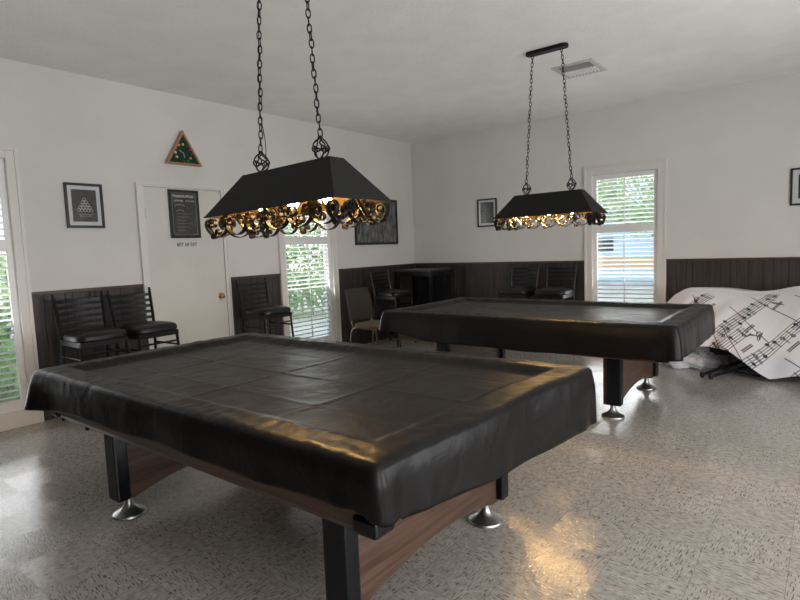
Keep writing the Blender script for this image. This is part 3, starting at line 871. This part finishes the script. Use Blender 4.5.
# ------------------------------------------------------------------ white sheet printed with sheet music
m_sheet = mat('music_print_fabric', (.7, .68, .68), .75)
nt, b, N, L = nodes(m_sheet)
at = N('ShaderNodeAttribute'); at.attribute_name = 'ink'
mxc = N('ShaderNodeMix'); mxc.data_type = 'RGBA'
mxc.inputs['A'].default_value = (.72, .69, .71, 1); mxc.inputs['B'].default_value = (.02, .02, .024, 1)
L(at.outputs['Fac'], mxc.inputs['Factor']); L(mxc.outputs['Result'], b.inputs['Base Color'])

# ink is drawn in sheet coordinates (u along, v down the cloth, metres)
K = 1 / 470.
def P_(cx_, cy_): return ((cx_) * K, (cy_ - 90) * K * 1.18)
strokes = []   # (x0,y0,x1,y1,halfwidth)
dots = []      # (x,y,rx,open)
def seg(a, b_, w=.0035): strokes.append((a[0], a[1], b_[0], b_[1], w))
def curve(pts, w=.0035):
    for a, b_ in zip(pts, pts[1:]): seg(a, b_, w)
def staff(p, q, bend, gap, notes, seed, n=22):
    R_ = random.Random(seed)
    p, q = Vector(P_(*p)), Vector(P_(*q)); d = q - p; nn = Vector((-d.y, d.x)).normalized()
    for k in range(5):
        curve([p + d * (i / n) + nn * ((k - 2) * gap + bend * math.sin(PI * i / n)) for i in range(n + 1)], .0026)
    for i in range(notes):
        t_ = (i + .5 + R_.uniform(-.2, .2)) / notes; o = R_.randint(-2, 2) * gap * .5 * 2
        c = p + d * t_ + nn * (o + bend * math.sin(PI * t_)); up = nn * (gap * 3.2) * (-1 if o > 0 else 1)
        dots.append((c.x, c.y, gap * .60, R_.random() < .2)); seg(c, c + up, .002)
    for t_ in (.12, .55, .93):
        c = p + d * t_ + nn * bend * math.sin(PI * t_); seg(c - nn * gap * 2.4, c + nn * gap * 2.4, .003)
    for t_ in (.33, .8):
        c = p + d * t_ + nn * (gap * 5 + bend); e = d.normalized() * .055
        for z in (0, 1): seg(c - e + nn * z * .018, c + e + nn * z * .018, .0055)
def clef(cx_, cy_, s):
    c = Vector(P_(cx_, cy_))
    curve([c + Vector((s * .5 * math.cos(a) * (1 - a / 16), s * (math.sin(a) * .8 + (a - 6) * .12))) for a in [i * .5 for i in range(26)]], .003)
staff((330, 440), (760, 90), -.02, .026, 19, 1)
staff((475, 520), (980, 130), .015, .028, 19, 2)
staff((215, 320), (420, 70), .01, .026, 11, 3)
staff((-40, 330), (160, 110), 0, .024, 6, 4)
staff((700, 560), (1150, 180), 0, .028, 9, 5)
staff((230, 640), (560, 560), .0, .026, 6, 6)
staff((-60, 560), (240, 360), .02, .024, 7, 7)
for (a, b_) in (((330, 90), (600, 330)), ((250, 170), (420, 330)), ((540, 330), (700, 480)), ((230, 280), (330, 420)), ((500, 110), (540, 150)), ((480, 400), (680, 540)), ((80, 120), (260, 420))):
    seg(P_(*a), P_(*b_), .0028)
for k in range(4): seg(P_(412 + k * 11, 118 + k * 4), P_(436 + k * 11, 152), .003) if False else seg(P_(405 + k * 12, 120 + k * 6), P_(425 + k * 12, 140 + k * 6), .003)
seg(P_(500, 280), P_(580, 208), .007); seg(P_(515, 292), P_(592, 220), .007)
for k in range(4): seg(P_(645 + k * 14, 252 - k * 4), P_(680 + k * 14, 232 + k * 6), .0055)
for k in range(4): seg(P_(330 + k * 8, 310 - k * 4), P_(350 + k * 8, 296 + k * 2), .004)
staff((120, 500), (330, 280), .01, .025, 6, 9)
staff((560, 560), (900, 420), -.02, .026, 8, 10)
clef(380, 300, .05); clef(600, 130, .05); clef(520, 500, .06); clef(150, 400, .05); clef(100, 150, .05)
# rasterise into a grid of cells
CELL = .0048
U0, U1, V0, V1 = -.10, 2.0, 0., 1.45
nu, nv = int((U1 - U0) / CELL), int((V1 - V0) / CELL)
ink = bytearray((nu + 1) * (nv + 1))
def mark(x, y, test, r_):
    for j in range(max(0, int((y[0] - r_ - V0) / CELL)), min(nv, int((y[1] + r_ - V0) / CELL) + 1) + 1):
        for i in range(max(0, int((x[0] - r_ - U0) / CELL)), min(nu, int((x[1] + r_ - U0) / CELL) + 1) + 1):
            val = test(U0 + i * CELL, V0 + j * CELL)
            if val > 0:
                k_ = j * (nu + 1) + i
                if val * 255 > ink[k_]: ink[k_] = int(min(1, val) * 255)
SO = .06      # u,v offset of the drawing on the cloth
VO = .50
for (xa, ya, xb, yb, w) in strokes:
    xa += SO; xb += SO; ya += VO; yb += VO
    dx_, dy_ = xb - xa, yb - ya; l2 = dx_ * dx_ + dy_ * dy_ + 1e-12
    def tst(x, y):
        t_ = max(0, min(1, ((x - xa) * dx_ + (y - ya) * dy_) / l2))
        d_ = math.hypot(x - xa - t_ * dx_, y - ya - t_ * dy_)
        return 1 - sm(w * .5, w + CELL * .75, d_)
    mark((min(xa, xb), max(xa, xb)), (min(ya, yb), max(ya, yb)), tst, w + CELL)
for (x, y, r_, op) in dots:
    x += SO; y += VO
    def tst(a, b_):
        u_, v_ = (a - x) * .8 + (b_ - y) * .6, -(a - x) * .6 + (b_ - y) * .8
        d_ = math.hypot(u_ * .8, v_ * 1.1)
        return (1 - sm(.0, CELL, abs(d_ - r_ * .8) - .002)) if op else 1 - sm(r_ - .002, r_ + .003, d_)
    mark((x, x), (y, y), tst, r_ * 1.6)

def sheet_pos(u, v):
    """cloth over boxy things by the back wall: v runs from the wall over the top and down to the floor"""
    x = 3.80 + u
    # ridge height along the wall
    h = .69 + .10 * sm(3.85, 4.10, x) - .03 * sm(4.3, 4.7, x) + .055 * sm(4.75, 5.1, x)
    if x < 3.95: h -= .10 * sm(3.95, 3.78, x)
    top = .42 + .03 * math.sin(x * 5)
    reach = .52 + .22 * sm(4.1, 4.8, x)              # how far the front spreads on the way down
    hem = .25 * sm(4.95, 4.45, x) + .012             # hem lifted on the left, on the floor at the right
    if x < 4.25: hem = hem + (.12 - hem) * sm(4.25, 4.0, x)
    L1 = top; L2 = math.hypot(reach, h - hem)
    if v < L1:
        t_ = v / L1; y = -.05 - top * t_; z = h - .02 * math.cos(t_ * PI) * .5
    else:
        t_ = min(1, (v - L1) / L2)
        s_ = t_ ** 1.05
        y = -.05 - top - reach * (1.1 * t_ - .1 * t_ * t_) - .05 * math.sin(PI * t_) * sm(4.2, 5.0, x)
        z = h - .01 - (h - .01 - hem) * (t_ ** 1.35)
    n1_ = noise.noise(Vector((x * 2.2, v * 1.5, 3))); n2_ = noise.noise(Vector((x * 6 + v * 3, v * 2 - x * 2, 8)))
    fold = .030 * n1_ + .016 * n2_
    dia = .02 * sm(.4, .9, v) * math.sin((x * 1.0 + v * .55) * 26) * sm(4.75, 4.35, x)
    w_ = sm(.25, .6, v)
    y -= (fold + dia) * w_
    z += (.018 * n1_ + .008 * n2_) * (1 - .5 * w_)
    # lower edge bulge at the right
    if x > 4.7 and v > L1: z = max(z, .012)
    return Vector((x, min(y, -.03), max(z, .008)))
V = []; F = []; VAL = []
NV = nv
for j in range(nv + 1):
    for i in range(nu + 1):
        V.append(sheet_pos(i * CELL, j * CELL * 1.0)); VAL.append(ink[j * (nu + 1) + i] / 255)
def vmax(x):
    h = .69 + .10 * sm(3.85, 4.10, x) - .03 * sm(4.3, 4.7, x) + .055 * sm(4.75, 5.1, x)
    if x < 3.95: h -= .10 * sm(3.95, 3.78, x)
    reach = .52 + .22 * sm(4.1, 4.8, x); hem = .25 * sm(4.95, 4.45, x) + .012
    if x < 4.25: hem = hem + (.12 - hem) * sm(4.25, 4.0, x)
    return .42 + .03 * math.sin(x * 5) + math.hypot(reach, h - hem)
for j in range(nv):
    for i in range(nu):
        if (j + 1) * CELL < vmax(3.80 + i * CELL):
            a = j * (nu + 1) + i
            F.append((a, a + 1, a + nu + 2, a + nu + 1))
# crumpled tail of the cloth on the floor at the left
base = len(V); nc = 90; nr = 46
for j in range(nr + 1):
    for i in range(nc):
        a = 2 * PI * i / nc; ph = PI / 2 * j / nr
        d_ = Vector((math.cos(a) * math.cos(ph), math.sin(a) * math.cos(ph), math.sin(ph)))
        k_ = 1 + .28 * noise.noise(d_ * 2.2) + .20 * abs(noise.noise(d_ * 5.5 + Vector((3, 0, 0)))) + .08 * abs(noise.noise(d_ * 13))
        V.append(Vector((4.10 + d_.x * .27 * k_, -.70 + d_.y * .24 * k_, .004 + d_.z * .17 * k_)))
        n_ = noise.noise(Vector((V[-1].x * 1, V[-1].y * 1, V[-1].z * 2)) * 2)
        VAL.append(.85 if abs(((V[-1].x * .7 + V[-1].y * .4 + V[-1].z + n_ * .08) * 13) % 1 - .5) < .035 and noise.noise(d_ * 1.8) > -.1 else 0)
for j in range(nr):
    for i in range(nc):
        a = base + j * nc + i; b_ = base + j * nc + (i + 1) % nc
        F.append((a, b_, b_ + nc, a + nc))
me = bpy.data.meshes.new('music_sheet_cover')
me.from_pydata([tuple(v) for v in V], [], F)
for p in me.polygons: p.use_smooth = True
atr = me.attributes.new('ink', 'FLOAT', 'POINT'); atr.data.foreach_set('value', VAL)
bm_ = bmesh.new(); bm_.from_mesh(me); bmesh.ops.delete(bm_, geom=[v for v in bm_.verts if not v.link_faces], context='VERTS'); bmesh.ops.recalc_face_normals(bm_, faces=bm_.faces); bm_.to_mesh(me); bm_.free()
me.materials.append(m_sheet)
o = bpy.data.objects.new('music_sheet_cover', me); col.objects.link(o)
tag(o, 'white cloth printed with black music notes draped over furniture at the back wall', 'cloth')

# folded black stand whose feet stick out under the cloth
r = empty('folded_stand', (4.47, -1.05, 0))
tag(r, 'folded black metal stand with feet poking out under the music note cloth', 'stand')
for (p, q, t_) in (((-.13, -.22, .03), (.16, .22, .11), .016), ((-.05, -.26, .03), (.26, .18, .09), .016)):
    l_ = MB().tube([p, q], t_, 10).build('leg', m_black, r, smooth=True)
    MB().lathe([(.001, -.028), (.018, -.026), (.024, 0), (.020, .022), (.001, .026)], c=p, n=14).build('rubber_foot', mat('black_rubber', (.01, .01, .01), .7), l_, smooth=True)
MB().tube([(-.02, .02, .055), (.33, -.06, .03)], .009, 8).build('crossbar', m_black, r)
# dark patterned bag under the cloth
V = []; F = []; nc, nr = 64, 24
for j in range(nr + 1):
    for i in range(nc):
        a = 2 * PI * i / nc; ph = PI / 2 * j / nr
        d_ = Vector((math.cos(a) * math.cos(ph), math.sin(a) * math.cos(ph), math.sin(ph)))
        k_ = 1 + .2 * noise.noise(d_ * 2.5 + Vector((7, 0, 0))) + .1 * abs(noise.noise(d_ * 6))
        V.append(Vector((d_.x * .25 * k_, d_.y * .17 * k_, d_.z * .22 * k_)))
for j in range(nr):
    for i in range(nc):
        a = j * nc + i; b_ = j * nc + (i + 1) % nc; F.append((a, b_, b_ + nc, a + nc))
m_bag = mat('dark_speckled_cloth', (.03, .03, .04), .8)
nt, b, N, L = nodes(m_bag)
t = N('ShaderNodeTexCoord'); vo = N('ShaderNodeTexVoronoi'); vo.inputs['Scale'].default_value = 38; vo.feature = 'DISTANCE_TO_EDGE'; L(t.outputs['Object'], vo.inputs['Vector'])
r1 = N('ShaderNodeValToRGB'); L(vo.outputs[0], r1.inputs[0]); r1.color_ramp.elements[0].position = .03; r1.color_ramp.elements[1].position = .09
r1.color_ramp.elements[0].color = (.16, .17, .21, 1); r1.color_ramp.elements[1].color = (.018, .019, .026, 1); L(r1.outputs[0], b.inputs['Base Color'])
o = MB().add(V, F).build('cloth_bundle', m_bag, None, smooth=True, loc=(4.72, -.62, .002))
tag(o, 'dark speckled cloth bundle lying on the floor beneath the music note cloth', 'bundle')

# ------------------------------------------------------------------ outdoors, seen through the shutters
structure(MB().box(-25, 25, -25, 30, -.35, -.25).build('ground', add_noise(mat('pale_concrete_ground', (.5, .48, .45), .9), (.42, .40, .36), (.6, .58, .54), 1.2, 4)))
m_leaf = add_noise(mat('hedge_leaves', (.1, .25, .05), .6), (.13, .32, .07), (.55, .75, .32), 3.0, 5)
m_bark = mat('bark', (.12, .08, .05), .9)
def bush(name, x, y, z0, rx, ry, h, n, label, cat, seed, group=None, trunk=None):
    R_ = random.Random(seed); r = empty(name, (x, y, -.25)); tag(r, label, cat, group)
    mb = MB(); leaf = .085
    for i in range(n):
        a = R_.uniform(0, 2 * PI); c = R_.uniform(-1, 1); k_ = R_.uniform(.72, 1.05)
        s_ = math.sqrt(1 - c * c)
        k_ *= 1 + .22 * noise.noise(Vector((s_ * math.cos(a) * 2, s_ * math.sin(a) * 2, c * 2 + seed)))
        p = Vector((s_ * math.cos(a) * rx * k_, s_ * math.sin(a) * ry * k_, z0 + h / 2 + c * h / 2 * k_))
        q = Matrix.Rotation(R_.uniform(0, 6), 3, 'Z') @ Matrix.Rotation(R_.uniform(0, 3), 3, 'X')
        l = leaf * R_.uniform(.7, 1.4)
        pts = [q @ Vector(v_) for v_ in ((0, -l, 0), (l * .45, 0, .008), (0, l, 0), (-l * .45, 0, .008))]
        mb.add([p + v_ for v_ in pts], [(0, 1, 2, 3)])
    mb.build('foliage', m_leaf, r)
    if trunk: MB().tube([(0, 0, 0), (.04, 0, z0 * .6), (0, .03, z0 + h * .5)], [.05, .04, .03], 8).build('trunk', m_bark, r)
    else: MB().tube([(0, 0, 0), (0, 0, h * .6)], [.05, .02], 8).build('trunk', m_bark, r)
    return r
bush('shrub', -3.4, -2.0, .0, 1.7, 1.6, 2.9, 6500, 'bright green shrub outside the middle window', 'shrub', 1)
bush('shrub', -5.6, 1.9, .0, 2.0, 1.9, 3.8, 6500, 'tall green shrub outside, right of view through the middle window', 'shrub', 2)
bush('shrub', -3.2, -5.2, .0, 1.7, 1.4, 1.7, 6000, 'green shrub outside the left window', 'shrub', 3)
bush('tree', 1.9, 9.5, 1.7, 2.6, 2.2, 3.4, 6500, 'tree outside seen through the upper back window shutters', 'tree', 5, trunk=True)
# pale blue building across the yard
r = empty('neighbour_building', (.6, 14, -.25))
tag(r, 'pale blue building across the yard seen through the back window', 'building')
m_blue = mat('pale_blue_siding', (.48, .66, .78), .7)
MB().box(-9, 9, 0, 5, 0, 2.7).build('building_wall', m_blue, r)
MB().prism([(-.6, 2.7), (5.6, 2.7), (2.5, 4.0)], lambda a, b_, w: (-9.3 + w, a, b_), 18.6).build('roof', mat('pale_roof', (.55, .6, .63), .8), r)
for k in range(4):
    MB().box(-6.2 + k * 3.2, -4.9 + k * 3.2, -.03, 0, 1.15, 1.7).build('building_window', mat('dark_pane', (.05, .08, .11), .1), r)
MB().box(-9, 9, -.05, 0, .55, .95).build('tan_band', mat('tan_masonry', (.62, .45, .26), .9), r)
